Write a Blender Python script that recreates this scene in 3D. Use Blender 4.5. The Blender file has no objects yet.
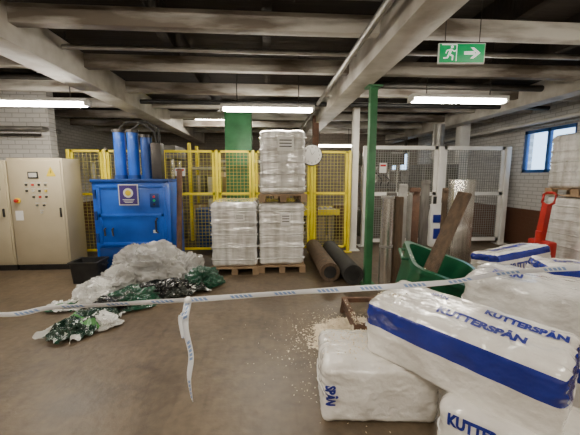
import bpy,bmesh,math,random
from mathutils import Vector, Matrix, Euler, noise
R=math.radians; PI=math.pi
random.seed(7)
SC=bpy.context.scene; C=SC.collection
# ------------------------------------------------------------ camera
F=313.; PITCH=R(7.5); YAW=R(4); CAMH=1.6
cp,sp=math.cos(PITCH),math.sin(PITCH)
fw=Vector((math.sin(YAW)*cp,math.cos(YAW)*cp,-sp)); rt=Vector((math.cos(YAW),-math.sin(YAW),0)); up=rt.cross(fw)
def at(px,py,Y=None,z=None):
    d=fw+rt*((px-290)/F)+up*((217.5-py)/F)
    t=Y/d.y if Y is not None else (z-CAMH)/d.z
    return Vector((0,0,CAMH))+d*t
cam=bpy.data.cameras.new('camera'); co=bpy.data.objects.new('camera',cam); C.objects.link(co)
cam.sensor_width=36; cam.lens=F*36/580; cam.clip_start=.05
M4=Matrix((( rt.x,up.x,-fw.x,0),(rt.y,up.y,-fw.y,0),(rt.z,up.z,-fw.z,CAMH),(0,0,0,1)))
co.matrix_world=M4; SC.camera=co
# ------------------------------------------------------------ materials
def nodes(name):
    m=bpy.data.materials.new(name); m.use_nodes=True
    nt=m.node_tree; return m,nt,nt.nodes['Principled BSDF']
def mathn(nt):
    N=nt.nodes; L=nt.links
    def mth(op,a,bv=None):
        n=N.new('ShaderNodeMath'); n.operation=op
        for i,v in enumerate((a,bv)):
            if v is None: continue
            if isinstance(v,(int,float)): n.inputs[i].default_value=v
            else: L.new(v,n.inputs[i])
        return n.outputs[0]
    return mth
def mat(name,c1,c2=None,scale=5,rough=.6,metal=0,bump=0,bscale=30,stretch=(1,1,1),coat=0,detail=6,sharp=None,emis=0,trans=0,alpha=1,bdetail=5,bdist=.03,bst=None):
    m,nt,b=nodes(name); N=nt.nodes; L=nt.links
    tc=N.new('ShaderNodeTexCoord'); mp=N.new('ShaderNodeMapping'); mp.inputs['Scale'].default_value=stretch
    L.new(tc.outputs['Object'],mp.inputs['Vector'])
    if c2 is None: c2=tuple(x*.75 for x in c1)
    n=N.new('ShaderNodeTexNoise'); n.inputs['Scale'].default_value=scale; n.inputs['Detail'].default_value=detail
    L.new(mp.outputs[0],n.inputs['Vector'])
    r=N.new('ShaderNodeValToRGB'); lo,hi=sharp or (.35,.68)
    r.color_ramp.elements[0].position=lo; r.color_ramp.elements[1].position=hi
    r.color_ramp.elements[0].color=(*c1,1); r.color_ramp.elements[1].color=(*c2,1)
    L.new(n.outputs[0],r.inputs[0]); L.new(r.outputs[0],b.inputs['Base Color'])
    b.inputs['Roughness'].default_value=rough; b.inputs['Metallic'].default_value=metal
    b.inputs['Coat Weight'].default_value=coat; b.inputs['Alpha'].default_value=alpha
    if trans: b.inputs['Transmission Weight'].default_value=trans
    if emis:
        b.inputs['Emission Color'].default_value=(*c1,1); b.inputs['Emission Strength'].default_value=emis
    if bump:
        n2=N.new('ShaderNodeTexNoise'); n2.inputs['Scale'].default_value=bscale; n2.inputs['Detail'].default_value=bdetail
        if bst:
            mp2=N.new('ShaderNodeMapping'); mp2.inputs['Scale'].default_value=bst; L.new(tc.outputs['Object'],mp2.inputs['Vector']); L.new(mp2.outputs[0],n2.inputs['Vector'])
        else: L.new(mp.outputs[0],n2.inputs['Vector'])
        bp=N.new('ShaderNodeBump'); bp.inputs['Strength'].default_value=bump; bp.inputs['Distance'].default_value=bdist
        L.new(n2.outputs[0],bp.inputs['Height']); L.new(bp.outputs[0],b.inputs['Normal'])
    return m
def brick_mat(name,axis,c1,c2,mortar,low=None,lowz=.85):
    m,nt,b=nodes(name); N=nt.nodes; L=nt.links
    tc=N.new('ShaderNodeTexCoord'); s=N.new('ShaderNodeSeparateXYZ'); cb=N.new('ShaderNodeCombineXYZ')
    L.new(tc.outputs['Object'],s.inputs[0]); L.new(s.outputs[axis],cb.inputs[0]); L.new(s.outputs[2],cb.inputs[1])
    br=N.new('ShaderNodeTexBrick'); L.new(cb.outputs[0],br.inputs['Vector'])
    br.inputs['Scale'].default_value=1; br.inputs['Brick Width'].default_value=.25; br.inputs['Row Height'].default_value=.085
    br.inputs['Mortar Size'].default_value=.01; br.inputs['Mortar Smooth'].default_value=.4
    br.inputs['Color1'].default_value=(*c1,1); br.inputs['Color2'].default_value=(*c2,1); br.inputs['Mortar'].default_value=(*mortar,1)
    n=N.new('ShaderNodeTexNoise'); n.inputs['Scale'].default_value=2.5; n.inputs['Detail'].default_value=8
    L.new(tc.outputs['Object'],n.inputs['Vector'])
    mx=N.new('ShaderNodeMix'); mx.data_type='RGBA'; mx.blend_type='MULTIPLY'; mx.inputs[0].default_value=.2
    L.new(br.outputs['Color'],mx.inputs[6]); L.new(n.outputs[0],mx.inputs[7])
    out=mx.outputs[2]
    if low:
        g=N.new('ShaderNodeMath'); g.operation='LESS_THAN'; g.inputs[1].default_value=lowz; L.new(s.outputs[2],g.inputs[0])
        m2=N.new('ShaderNodeMix'); m2.data_type='RGBA'; L.new(g.outputs[0],m2.inputs[0]); L.new(out,m2.inputs[6]); m2.inputs[7].default_value=(*low,1); out=m2.outputs[2]
    L.new(out,b.inputs['Base Color']); b.inputs['Roughness'].default_value=.6
    bp=N.new('ShaderNodeBump'); bp.inputs['Strength'].default_value=.5; bp.inputs['Distance'].default_value=.01; bp.invert=True
    L.new(br.outputs['Fac'],bp.inputs['Height']); L.new(bp.outputs[0],b.inputs['Normal'])
    return m
def floor_mat():
    m,nt,b=nodes('concrete_floor'); N=nt.nodes; L=nt.links
    tc=N.new('ShaderNodeTexCoord')
    def ns(sc,de,ds=0,st=None):
        n=N.new('ShaderNodeTexNoise'); n.inputs['Scale'].default_value=sc; n.inputs['Detail'].default_value=de; n.inputs['Distortion'].default_value=ds
        if st:
            mp=N.new('ShaderNodeMapping'); mp.inputs['Scale'].default_value=st; mp.inputs['Rotation'].default_value=(0,0,.5); L.new(tc.outputs['Object'],mp.inputs['Vector']); L.new(mp.outputs[0],n.inputs['Vector'])
        else: L.new(tc.outputs['Object'],n.inputs['Vector'])
        return n
    def ramp(src,p0,p1,c0,c1):
        r=N.new('ShaderNodeValToRGB'); r.color_ramp.elements[0].position=p0; r.color_ramp.elements[1].position=p1
        r.color_ramp.elements[0].color=(*c0,1); r.color_ramp.elements[1].color=(*c1,1); L.new(src.outputs[0],r.inputs[0]); return r.outputs[0]
    def mul(a,bb,f):
        mx=N.new('ShaderNodeMix'); mx.data_type='RGBA'; mx.blend_type='MULTIPLY'; mx.inputs[0].default_value=f; L.new(a,mx.inputs[6]); L.new(bb,mx.inputs[7]); return mx.outputs[2]
    a=ns(.9,10,.6); c=ns(16,8); e=ns(1.5,8,2.0); g=ns(3,6,.4,(5,.5,1)); h=ns(6,9,.8)
    col=ramp(a,.3,.7,(.098,.070,.042),(.165,.121,.077))
    col=mul(col,ramp(c,.3,.7,(.7,.7,.7),(1.12,1.11,1.1)),.8)
    col=mul(col,ramp(e,.34,.50,(.40,.38,.36),(1,1,1)),.55)
    col=mul(col,ramp(g,.35,.5,(.7,.68,.66),(1,1,1)),.5)
    col=mul(col,ramp(h,.36,.48,(.6,.59,.58),(1.03,1.03,1.03)),.5)
    L.new(col,b.inputs['Base Color'])
    mr=N.new('ShaderNodeMapRange'); mr.inputs[3].default_value=.28; mr.inputs[4].default_value=.6; L.new(e.outputs[0],mr.inputs[0]); L.new(mr.outputs[0],b.inputs['Roughness'])
    bp=N.new('ShaderNodeBump'); bp.inputs['Strength'].default_value=.2; bp.inputs['Distance'].default_value=.02
    L.new(c.outputs[0],bp.inputs['Height']); L.new(bp.outputs[0],b.inputs['Normal'])
    return m
def emit(name,c,s):
    m,nt,b=nodes(name); b.inputs['Base Color'].default_value=(1,1,1,1)
    b.inputs['Emission Color'].default_value=(*c,1); b.inputs['Emission Strength'].default_value=s; return m
def tape_mat():
    m,nt,b=nodes('barrier_tape'); N=nt.nodes; L=nt.links; mth=mathn(nt)
    uv=N.new('ShaderNodeUVMap'); s=N.new('ShaderNodeSeparateXYZ'); L.new(uv.outputs[0],s.inputs[0])
    skew=mth('ADD',s.outputs[0],mth('MULTIPLY',s.outputs[1],.03))
    word=mth('LESS_THAN',mth('FRACT',mth('MULTIPLY',skew,3.6)),.5)
    let=mth('LESS_THAN',mth('FRACT',mth('MULTIPLY',skew,36.)),.68)
    mid=mth('LESS_THAN',mth('ABSOLUTE',mth('SUBTRACT',s.outputs[1],.5)),.28)
    k=mth('MULTIPLY',mth('MULTIPLY',word,let),mid)
    mx=N.new('ShaderNodeMix'); mx.data_type='RGBA'; mx.inputs[6].default_value=(.78,.79,.82,1); mx.inputs[7].default_value=(.22,.34,.60,1)
    L.new(k,mx.inputs[0]); L.new(mx.outputs[2],b.inputs['Base Color']); b.inputs['Roughness'].default_value=.35
    return m
def print_mat(name,base,ink,accent,nu=2.,nv=3.,wu=.45,wv=.35):
    m,nt,b=nodes(name); N=nt.nodes; L=nt.links; mth=mathn(nt)
    uv=N.new('ShaderNodeUVMap'); s=N.new('ShaderNodeSeparateXYZ'); L.new(uv.outputs[0],s.inputs[0])
    u,v=s.outputs[0],s.outputs[1]
    blk=mth('MULTIPLY',mth('LESS_THAN',mth('FRACT',mth('MULTIPLY',u,nu)),wu),mth('LESS_THAN',mth('FRACT',mth('MULTIPLY',v,nv)),wv))
    lin=mth('MULTIPLY',mth('LESS_THAN',mth('FRACT',mth('MULTIPLY',v,nv*8)),.4),mth('LESS_THAN',mth('FRACT',mth('ADD',mth('MULTIPLY',u,nu),.4)),.12))
    st=mth('LESS_THAN',mth('FRACT',mth('ADD',mth('MULTIPLY',v,nv),.5)),.07)
    c=(*base,1)
    def mix(f,a,col):
        mx=N.new('ShaderNodeMix'); mx.data_type='RGBA'; L.new(f,mx.inputs[0])
        if isinstance(a,tuple): mx.inputs[6].default_value=a
        else: L.new(a,mx.inputs[6])
        mx.inputs[7].default_value=(*col,1); return mx.outputs[2]
    o=mix(blk,c,ink); o=mix(lin,o,ink); o=mix(st,o,accent)
    L.new(o,b.inputs['Base Color']); b.inputs['Roughness'].default_value=.14; b.inputs['Coat Weight'].default_value=.7
    tc=N.new('ShaderNodeTexCoord'); n2=N.new('ShaderNodeTexNoise'); n2.inputs['Scale'].default_value=10; n2.inputs['Detail'].default_value=3; L.new(tc.outputs['Object'],n2.inputs['Vector'])
    bp=N.new('ShaderNodeBump'); bp.inputs['Strength'].default_value=.8; bp.inputs['Distance'].default_value=.04; L.new(n2.outputs[0],bp.inputs['Height']); L.new(bp.outputs[0],b.inputs['Normal'])
    return m
M=dict(
 floor=floor_mat(),
 ceil=mat('ceiling_boards',(.030,.021,.014),(.015,.011,.008),scale=3,rough=.9,bump=.3,bscale=8,stretch=(.3,3,1)),
 beam=mat('painted_beam',(.68,.65,.59),(.40,.365,.31),scale=3,rough=.55,bump=.1,bscale=14,detail=9),
 joist=mat('painted_joist',(.60,.57,.51),(.15,.12,.09),scale=1.6,rough=.65,bump=.15,bscale=12,detail=10,sharp=(.42,.61),stretch=(.6,1,3)),
 brickR=brick_mat('white_brick_side',1,(.84,.82,.79),(.77,.75,.72),(.56,.54,.51),low=(.15,.065,.035)),
 brickB=brick_mat('white_brick_back',0,(.84,.82,.79),(.77,.75,.72),(.56,.54,.51)),
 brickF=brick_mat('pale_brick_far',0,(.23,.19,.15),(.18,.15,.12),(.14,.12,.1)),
 plain=mat('plaster',(.45,.41,.35),(.36,.32,.27),scale=2,rough=.8),
 blue=mat('blue_paint',(.004,.11,.60),(.003,.07,.42),scale=3,rough=.36,bump=.05,coat=.2),
 blue2=mat('blue_paint_dark',(.004,.05,.26),(.003,.03,.16),scale=3,rough=.4),
 wblue=mat('blue_window_paint',(.02,.13,.45),(.015,.10,.36),scale=3,rough=.4),
 beige=mat('beige_enamel',(.52,.45,.31),(.45,.385,.26),scale=2,rough=.45),
 dark=mat('dark_steel',(.035,.033,.03),(.06,.05,.042),scale=6,rough=.5,metal=.4),
 black=mat('black_plastic',(.012,.012,.012),(.025,.025,.025),scale=8,rough=.45),
 rubber=mat('black_rubber',(.02,.02,.02),(.035,.033,.03),scale=10,rough=.75),
 yellow=mat('yellow_paint',(.95,.80,.02),(.86,.68,.015),scale=4,rough=.4),
 wire=mat('mesh_wire',(.62,.53,.12),(.5,.42,.09),scale=4,rough=.5),
 gwire=mat('grey_mesh_wire',(.36,.355,.33),(.27,.265,.245),scale=4,rough=.5),
 gframe=mat('grey_frame_paint',(.90,.88,.83),(.80,.78,.73),scale=4,rough=.4),
 green=mat('green_paint',(.05,.22,.085),(.033,.14,.055),scale=4,rough=.5,bump=.1),
 tub=mat('green_plastic',(.010,.12,.05),(.007,.07,.032),scale=5,rough=.33,bump=.05,coat=.2),
 wood=mat('pallet_wood',(.38,.26,.15),(.23,.15,.085),scale=6,rough=.75,bump=.3,bscale=20),
 oldwood=mat('old_brown_wood',(.13,.082,.046),(.065,.043,.027),scale=5,rough=.75,bump=.4,bscale=18,stretch=(4,4,.6)),
 steel=mat('brushed_steel',(.66,.64,.60),(.44,.42,.385),scale=4,rough=.27,metal=.9,stretch=(6,6,.5),bump=.1),
 alu=mat('dull_metal',(.42,.41,.38),(.26,.25,.23),scale=5,rough=.45,metal=.6),
 dullst=mat('dark_dull_metal',(.20,.19,.17),(.11,.10,.09),scale=5,rough=.45,metal=.6,stretch=(5,5,.6)),
 rust=mat('rusty_steel',(.14,.07,.04),(.075,.042,.028),scale=7,rough=.8,bump=.3),
 red=mat('red_paint',(.42,.018,.013),(.28,.012,.009),scale=4,rough=.4),
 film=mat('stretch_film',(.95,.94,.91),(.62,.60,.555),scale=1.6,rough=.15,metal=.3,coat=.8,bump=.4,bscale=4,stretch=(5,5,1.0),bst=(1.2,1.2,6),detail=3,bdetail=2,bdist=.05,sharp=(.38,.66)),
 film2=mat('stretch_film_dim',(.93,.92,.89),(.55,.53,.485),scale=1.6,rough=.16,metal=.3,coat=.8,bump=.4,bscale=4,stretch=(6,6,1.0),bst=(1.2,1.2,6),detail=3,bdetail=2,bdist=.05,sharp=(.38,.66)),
 bale=mat('bale_plastic',(.86,.83,.78),(.68,.64,.58),scale=4,rough=.13,bump=.6,bscale=9,coat=.7,bdetail=4,bdist=.04),
 baleclear=mat('clear_bale_plastic',(.84,.825,.79),(.52,.50,.47),scale=4,rough=.11,bump=.7,bscale=8,coat=.8,bdetail=4,bdist=.045),
 band=mat('blue_bale_band',(.016,.03,.28),(.012,.022,.2),scale=4,rough=.16,bump=.5,bscale=9,coat=.6,bdetail=3,bdist=.04),
 paper=mat('white_paper',(.80,.79,.76),(.74,.73,.70),scale=3,rough=.8),
 white=mat('white_enamel',(.78,.77,.74),(.7,.69,.66),scale=3,rough=.4),
 clear=mat('clear_plastic_film',(.76,.75,.72),(.42,.405,.37),scale=3,rough=.1,coat=.8,sharp=(.40,.60),bump=.8,bscale=9,bdetail=4,alpha=.66,stretch=(1,2.2,1),bdist=.04),
 wbag=mat('white_plastic_bag',(.74,.73,.70),(.60,.59,.55),scale=3,rough=.16,coat=.7,bump=.7,bscale=9,bdetail=3,bdist=.04),
 gbag=mat('dark_green_plastic_bag',(.010,.050,.028),(.016,.085,.045),scale=3,rough=.15,coat=.7,bump=.7,bscale=9,bdetail=3,bdist=.04),
 gprint=print_mat('dark_green_printed_film',(.010,.036,.022),(.62,.62,.58),(.08,.24,.07),1.05,1.2,.24,.26),
 gprint2=print_mat('black_green_printed_film',(.011,.016,.013),(.5,.5,.47),(.04,.16,.06),1.1,1.1,.16,.22),
 wprint=print_mat('white_printed_film',(.70,.69,.66),(.02,.09,.05),(.08,.28,.10),1.0,1.1,.2,.2),
 kbag=mat('black_plastic_bag',(.010,.012,.012),(.05,.06,.05),scale=4,rough=.15,coat=.6,sharp=(.55,.66),bump=.7,bscale=9,detail=3,bdetail=3),
 shav=mat('wood_shavings',(.82,.72,.55),(.72,.60,.42),scale=40,rough=.85),
 blueprint=mat('blue_print',(.014,.026,.25),(.012,.022,.21),scale=4,rough=.3),
 exitg=mat('exit_green',(.0,.33,.10),(.0,.29,.09),scale=2,rough=.4,emis=.35),
 exitw=mat('exit_white',(.85,.9,.85),(.8,.85,.8),scale=2,rough=.4,emis=.6),
 purple=mat('purple_print',(.06,.03,.22),(.05,.025,.18),scale=3,rough=.5),
 mgreyp=mat('pale_grey_plate',(.55,.54,.5),(.5,.49,.46),scale=3,rough=.5),
 redp=mat('red_button',(.6,.02,.015),(.5,.015,.01),scale=3,rough=.35),
 yel=mat('yellow_sticker',(.8,.6,.02),(.7,.5,.02),scale=3,rough=.5),
 tube=emit('fluorescent_tube',(1.0,.92,.79),92.),
 tape=tape_mat(),
 glass=mat('window_glass',(.9,.95,1),(.88,.93,1),rough=.05,trans=1.0),
 olive=mat('machine_olive',(.10,.10,.065),(.06,.06,.042),scale=4,rough=.55),
 mgrey=mat('machine_grey',(.15,.145,.135),(.09,.086,.08),scale=4,rough=.55),
 card=mat('cardboard',(.40,.27,.15),(.31,.2,.11),scale=3,rough=.85),
)
# ------------------------------------------------------------ mesh builder
class MB:
    def __init__(s): s.bm=bmesh.new()
    def box(s,c,sz,rot=None,bev=0):
        m=Matrix.Translation(Vector(c))
        if rot: m=m@Euler(rot).to_matrix().to_4x4()
        m=m@Matrix.Diagonal((*sz,1))
        g=bmesh.ops.create_cube(s.bm,size=1,matrix=m)
        if bev:
            es=list({e for v in g['verts'] for e in v.link_edges})
            bmesh.ops.bevel(s.bm,geom=es,offset=bev,segments=2,profile=.5,affect='EDGES')
        return s
    def bar(s,p0,p1,w,h=None,rollz=0):
        p0,p1=Vector(p0),Vector(p1); d=p1-p0; q=d.to_track_quat('Z','Y')
        m=Matrix.Translation((p0+p1)/2)@q.to_matrix().to_4x4()@Matrix.Rotation(rollz,4,'Z')@Matrix.Diagonal((w,h or w,d.length,1))
        bmesh.ops.create_cube(s.bm,size=1,matrix=m); return s
    def cyl(s,p0,p1,r,r2=None,n=20,caps=True):
        p0,p1=Vector(p0),Vector(p1); d=p1-p0
        m=Matrix.Translation((p0+p1)/2)@d.to_track_quat('Z','Y').to_matrix().to_4x4()
        bmesh.ops.create_cone(s.bm,cap_ends=caps,segments=n,radius1=r,radius2=r if r2 is None else r2,depth=d.length,matrix=m); return s
    def add(s,vs,fs):
        v=[s.bm.verts.new(p) for p in vs]
        for f in fs:
            try: s.bm.faces.new([v[i] for i in f])
            except ValueError: pass
        return s
    def tube(s,pts,r,n=8):
        pts=[Vector(p) for p in pts]; vs=[];fs=[]
        for i,p in enumerate(pts):
            t=(pts[min(i+1,len(pts)-1)]-pts[max(i-1,0)]).normalized()
            a=Vector((0,0,1)) if abs(t.z)<.9 else Vector((1,0,0))
            u=t.cross(a).normalized(); w=t.cross(u)
            for k in range(n):
                an=2*PI*k/n; vs.append(p+u*math.cos(an)*r+w*math.sin(an)*r)
        for i in range(len(pts)-1):
            for k in range(n): fs.append((i*n+k,i*n+(k+1)%n,(i+1)*n+(k+1)%n,(i+1)*n+k))
        fs.append(tuple(range(n))[::-1]); fs.append(tuple((len(pts)-1)*n+k for k in range(n)))
        return s.add(vs,fs)
    def loft(s,rings,close=True):
        n=len(rings[0]); vs=[p for r in rings for p in r]; fs=[]
        for i in range(len(rings)-1):
            for k in range(n): fs.append((i*n+k,i*n+(k+1)%n,(i+1)*n+(k+1)%n,(i+1)*n+k))
        if close: fs.append(tuple(range(n))[::-1]); fs.append(tuple((len(rings)-1)*n+k for k in range(n)))
        return s.add(vs,fs)
    def build(s,name,m,parent=None,smooth=True,kind=None,label=None):
        bmesh.ops.recalc_face_normals(s.bm,faces=s.bm.faces[:])
        if smooth:
            for f in s.bm.faces: f.smooth=True
            for e in s.bm.edges:
                if len(e.link_faces)!=2 or e.calc_face_angle(0)>.7: e.smooth=False
        me=bpy.data.meshes.new(name); s.bm.to_mesh(me); s.bm.free(); me.materials.append(M[m] if isinstance(m,str) else m)
        o=bpy.data.objects.new(name,me); C.objects.link(o); o.parent=parent
        if kind: o['kind']=kind
        if label: o['label']=label
        return o
def thing(name,label,cat,loc=(0,0,0),rotz=0,group=None,rot=None):
    o=bpy.data.objects.new(name,None); C.objects.link(o); o.location=loc; o.rotation_euler=rot or (0,0,rotz); o.empty_display_size=.1
    o['label']=label; o['category']=cat
    if group: o['group']=group
    return o
def tag(o,label,cat,group=None,kind=None):
    o['label']=label; o['category']=cat
    if group: o['group']=group
    if kind: o['kind']=kind
    return o
def rrect(w,d,r,z,n=5,cx=0,cy=0):
    out=[]
    for (sx,sy,a0) in ((1,1,0),(-1,1,90),(-1,-1,180),(1,-1,270)):
        for k in range(n+1):
            a=R(a0+90*k/n); out.append(Vector((cx+sx*(w/2-r)+r*math.cos(a),cy+sy*(d/2-r)+r*math.sin(a),z)))
    return out
def text_mesh(s,size,off=0.0):
    cu=bpy.data.curves.new('t','FONT'); cu.body=s; cu.size=size; cu.offset=off; cu.align_x='CENTER'; cu.align_y='CENTER'; cu.resolution_u=3
    ob=bpy.data.objects.new('t',cu); C.objects.link(ob)
    dg=bpy.context.evaluated_depsgraph_get(); me=bpy.data.meshes.new_from_object(ob.evaluated_get(dg))
    bpy.data.objects.remove(ob); bpy.data.curves.remove(cu); return me
def text_part(name,s,size,m,parent,loc,rot=(PI/2,0,0),off=0.,fn=None,sx=1.):
    me=text_mesh(s,size,off); mt=Matrix.Translation(loc)@Euler(rot).to_matrix().to_4x4()
    if fn:
        bm=bmesh.new(); bm.from_mesh(me); bmesh.ops.triangulate(bm,faces=bm.faces[:])
        for _ in range(3):
            es=[e for e in bm.edges if e.calc_length()>size*.22]
            if es: bmesh.ops.subdivide_edges(bm,edges=es,cuts=1); bmesh.ops.triangulate(bm,faces=bm.faces[:])
        bm.to_mesh(me); bm.free()
    for v in me.vertices:
        q=Vector((v.co.x*sx,v.co.y,v.co.z)); q=mt@q; v.co=fn(q) if fn else q
    me.materials.clear(); me.materials.append(M[m]); o=bpy.data.objects.new(name,me); C.objects.link(o); o.parent=parent; return o
def crease(p,f,sd,octs=3):
    s=0;a=1;t=0
    for k in range(octs):
        s+=a*(1-2.2*abs(noise.noise(p*f+Vector((sd*7.3,sd*3.1,k*5.7))))); t+=a; a*=.5; f*=2.1
    return s/t
# ------------------------------------------------------------ room
XL,XR,YB,YF=-5.4,5.9,12.2,-2.6; ZC=3.55
def wallbox(name,x0,x1,y0,y1,z0,z1,m,holes=None,axis=None):
    mb=MB()
    def b(a0,a1,c0,c1,e0,e1): 
        if a1-a0>1e-4 and c1-c0>1e-4 and e1-e0>1e-4: mb.box(((a0+a1)/2,(c0+c1)/2,(e0+e1)/2),(a1-a0,c1-c0,e1-e0))
    if holes:
        h0,h1,hz0,hz1=holes
        if axis=='y':
            b(x0,x1,y0,h0,z0,z1); b(x0,x1,h1,y1,z0,z1); b(x0,x1,h0,h1,z0,hz0); b(x0,x1,h0,h1,hz1,z1)
        else:
            b(x0,h0,y0,y1,z0,z1); b(h1,x1,y0,y1,z0,z1); b(h0,h1,y0,y1,z0,hz0); b(h0,h1,y0,y1,hz1,z1)
    else: b(x0,x1,y0,y1,z0,z1)
    return mb.build(name,m,kind='structure')
wallbox('floor',XL-.2,XR+.2,YF-.2,YB+.2,-.2,0,'floor')
wallbox('ceiling',XL-.2,XR+.2,YF-.2,YB+.2,ZC,ZC+.15,'ceil')
W1=(5.75,7.0,1.68,2.62)
wallbox('wall_left',XL-.2,XL,YF,YB,0,ZC,'brickR')
wallbox('wall_right',XR,XR+.25,YF,YB,0,ZC,'brickR',W1,'y')
W2=(4.85,5.6,1.8,2.55)
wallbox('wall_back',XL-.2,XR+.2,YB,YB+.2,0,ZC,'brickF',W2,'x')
wallbox('wall_front',XL-.2,XR+.2,YF-.2,YF,0,ZC,'plain')
wallbox('wall_back_left',XL,-4.22,6.55,6.75,0,ZC,'brickB')
def window(name,w,axis,pos):
    a0,a1,z0,z1=w
    def P(a,z,d=0): return (pos+d,a,z) if axis=='y' else (a,pos+d,z)
    mb=MB()
    def bar(a,b,c,d,t=.07):
        ca,cz=(a+b)/2,(c+d)/2
        s=(t,b-a,d-c) if axis=='y' else (b-a,t,d-c)
        mb.box(P(ca,cz),s)
    bar(a0,a1,z0,z0+.07);bar(a0,a1,z1-.07,z1);bar(a0,a0+.06,z0,z1);bar(a1-.07,a1,z0,z1)
    mid=(a0+a1)/2; bar(mid-.035,mid+.035,z0,z1); 
    o=mb.build(name,'wblue' if axis=='y' else 'gframe',kind='structure')
    mb=MB(); s=(.008,a1-a0-.06,z1-z0-.06) if axis=='y' else (a1-a0-.06,.008,z1-z0-.06); mb.box(P(mid,(z0+z1)/2),s); mb.build('window_pane','glass',o)
    return o
window('window_1',W1,'y',XR+.06); window('window_2',W2,'x',YB+.08)
# beams and joists
tn=[0]
def trim(x0,x1,y0,y1,z0,z1,m,bev=.004):
    tn[0]+=1; return MB().box(((x0+x1)/2,(y0+y1)/2,(z0+z1)/2),(x1-x0,y1-y0,z1-z0),bev=bev).build('trim_%d'%tn[0],m,kind='structure')
trim(-2.72,-2.36,YF,YB,2.83,3.18,'beam'); trim(1.12,1.43,YF,YB,2.83,3.18,'beam'); trim(4.57,4.88,YF,YB,2.86,3.18,'beam')
jy=[.9,2.1,3.3,4.5,5.7,6.9,8.1,9.3,10.5]
for y in jy: trim(XL,XR,y-.055,y+.055,3.0,3.17,'joist',.003)
for x in (-4.4,-1.2,0,2.6,3.8): trim(x-.05,x+.05,YF,YB,3.2,ZC,'ceil',.004)
# ------------------------------------------------------------ fluorescent lamps
def lamp(loc,label,L=1.5,rotz=0):
    z=loc[2]; t=thing('fluorescent_lamp',label,'lamp',loc,rotz,'fluorescent lamps under the ceiling')
    MB().box((0,0,.05),(L,.17,.05),bev=.012).build('housing','white',t)
    MB().box((0,0,0),(L-.08,.13,.05),bev=.018).build('diffuser','tube',t)
    for s in (-1,1):
        MB().box((s*(L/2-.02),0,.005),(.04,.16,.06),bev=.008).build('end_cap','white',t)
        MB().cyl((s*L*.33,0,.07),(s*L*.33,0,ZC-z),.008,n=8).build('hanging_rod','dark',t)
    return t
lamp(at(458,101,Y=4.55),'lit fluorescent lamp on the right of the green column, below the exit sign',1.45)
lamp(at(35,104,Y=4.75),'lit fluorescent lamp above the beige control cabinet at left',1.45)
lamp(at(268,110,Y=5.25),'lit fluorescent lamp above the stacked wrapped pallets, between the two main beams',1.5)
lamp(at(334,146,Y=10.),'small distant fluorescent lamp deep behind the round clock',1.4)
for x,y in ((-1.0,1.0),(3.2,1.2),(-3.6,.6),(.6,-1.2)):
    lamp((x,y,2.78),'fluorescent lamp over the near floor, outside the photographed view',1.5)
lamp((-1.2,8.72,3.12),'added unseen fluorescent lamp hidden between ceiling joists, lighting the area behind the yellow fence')  # added fill lamp, kept out of sight above a joist to brighten behind the fence
# ------------------------------------------------------------ ceiling pipes
def pipe(pts,r,m,label,name='ceiling_pipe',n=10):
    mb=MB(); mb.tube(pts,r,n); o=mb.build(name,m); tag(o,label,'pipe'); return o
pipe([(.95,-2,2.95),(.95,11,2.95)],.035,'alu','grey conduit running along the left side of the right main beam')
pipe([(XL+.02,2.75,3.08),(1.0,2.75,3.08)],.03,'black','black pipe crossing the ceiling nearest the camera')
pipe([(XL+.02,2.9,3.14),(1.0,2.9,3.14)],.02,'alu','thin grey pipe beside the black pipe nearest the camera')
pipe([(XL+.02,3.75,3.05),(-2.8,3.75,3.05)],.035,'alu','grey pipe crossing the ceiling left of the left main beam')
pipe([(-2.3,6.1,2.95),(XR-.3,6.1,2.95)],.04,'black','dark pipe crossing the ceiling above the wrapped pallets')
pipe([(-2.32,3.95,3.06),(1.08,3.95,3.06)],.025,'alu','grey pipe between the two main beams ahead of the pallet stack')
pipe([(XL+.02,5.1,3.06),(-2.8,5.1,3.06)],.045,'dark','thick dark pipe above the lamp at left')
pipe([(5.6,-1,2.72),(5.6,11,2.72)],.04,'gframe','pale conduit along the top of the right brick wall')
pipe([(5.72,-1,2.66),(5.72,11,2.66)],.02,'alu','thin grey conduit just below the pale one on the right wall')
pipe([(XL+.02,6.4,2.5),(-4.25,6.4,2.5),(-4.25,6.9,2.5)],.04,'alu','grey pipe bending along the brick wall above the beige cabinet')
pipe([(XL+.02,6.42,2.38),(-4.3,6.42,2.38)],.025,'dark','thin dark pipe on the brick wall above the beige cabinet')
pipe([(1.9,2.45,3.1),(XR-.02,2.45,3.1)],.03,'dark','dark pipe crossing the ceiling right of the right main beam')
pipe([(1.5,3.9,3.08),(4.5,3.9,3.08)],.03,'alu','grey pipe crossing the ceiling just beyond the exit sign')
pipe([(1.5,5.15,3.05),(XR-.3,5.15,3.05)],.05,'dark','thick dark pipe crossing the ceiling beyond the right fluorescent lamp')
# ------------------------------------------------------------ columns
cb=at(369,284,z=0)
t=thing('support_column','slim green steel column under the right main beam','column',(cb.x-.03,cb.y,0))
MB().box((0,0,1.42),(.10,.10,2.80),bev=.006).build('shaft','green',t)
MB().box((0,0,.01),(.2,.2,.02)).build('base_plate','green',t); MB().box((0,0,2.82),(.2,.2,.02)).build('cap_plate','green',t)
t=thing('support_column','wide green painted column behind the yellow fence, beside the pallet stack','column',(at(239,160,Y=7.2).x,7.3,0))
MB().box((0,0,1.55),(.58,.4,3.1),bev=.01).build('shaft','green',t); MB().box((0,0,.06),(.64,.46,.12),bev=.01).build('foot','dark',t)
t=thing('support_column','pale grey square post left of the grey cage','column',(at(355,180,Y=6.55).x,6.6,0))
MB().box((0,0,1.5),(.13,.13,3.0),bev=.008).build('shaft','gframe',t); MB().box((0,0,.01),(.24,.24,.02)).build('base_plate','gframe',t)
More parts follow.
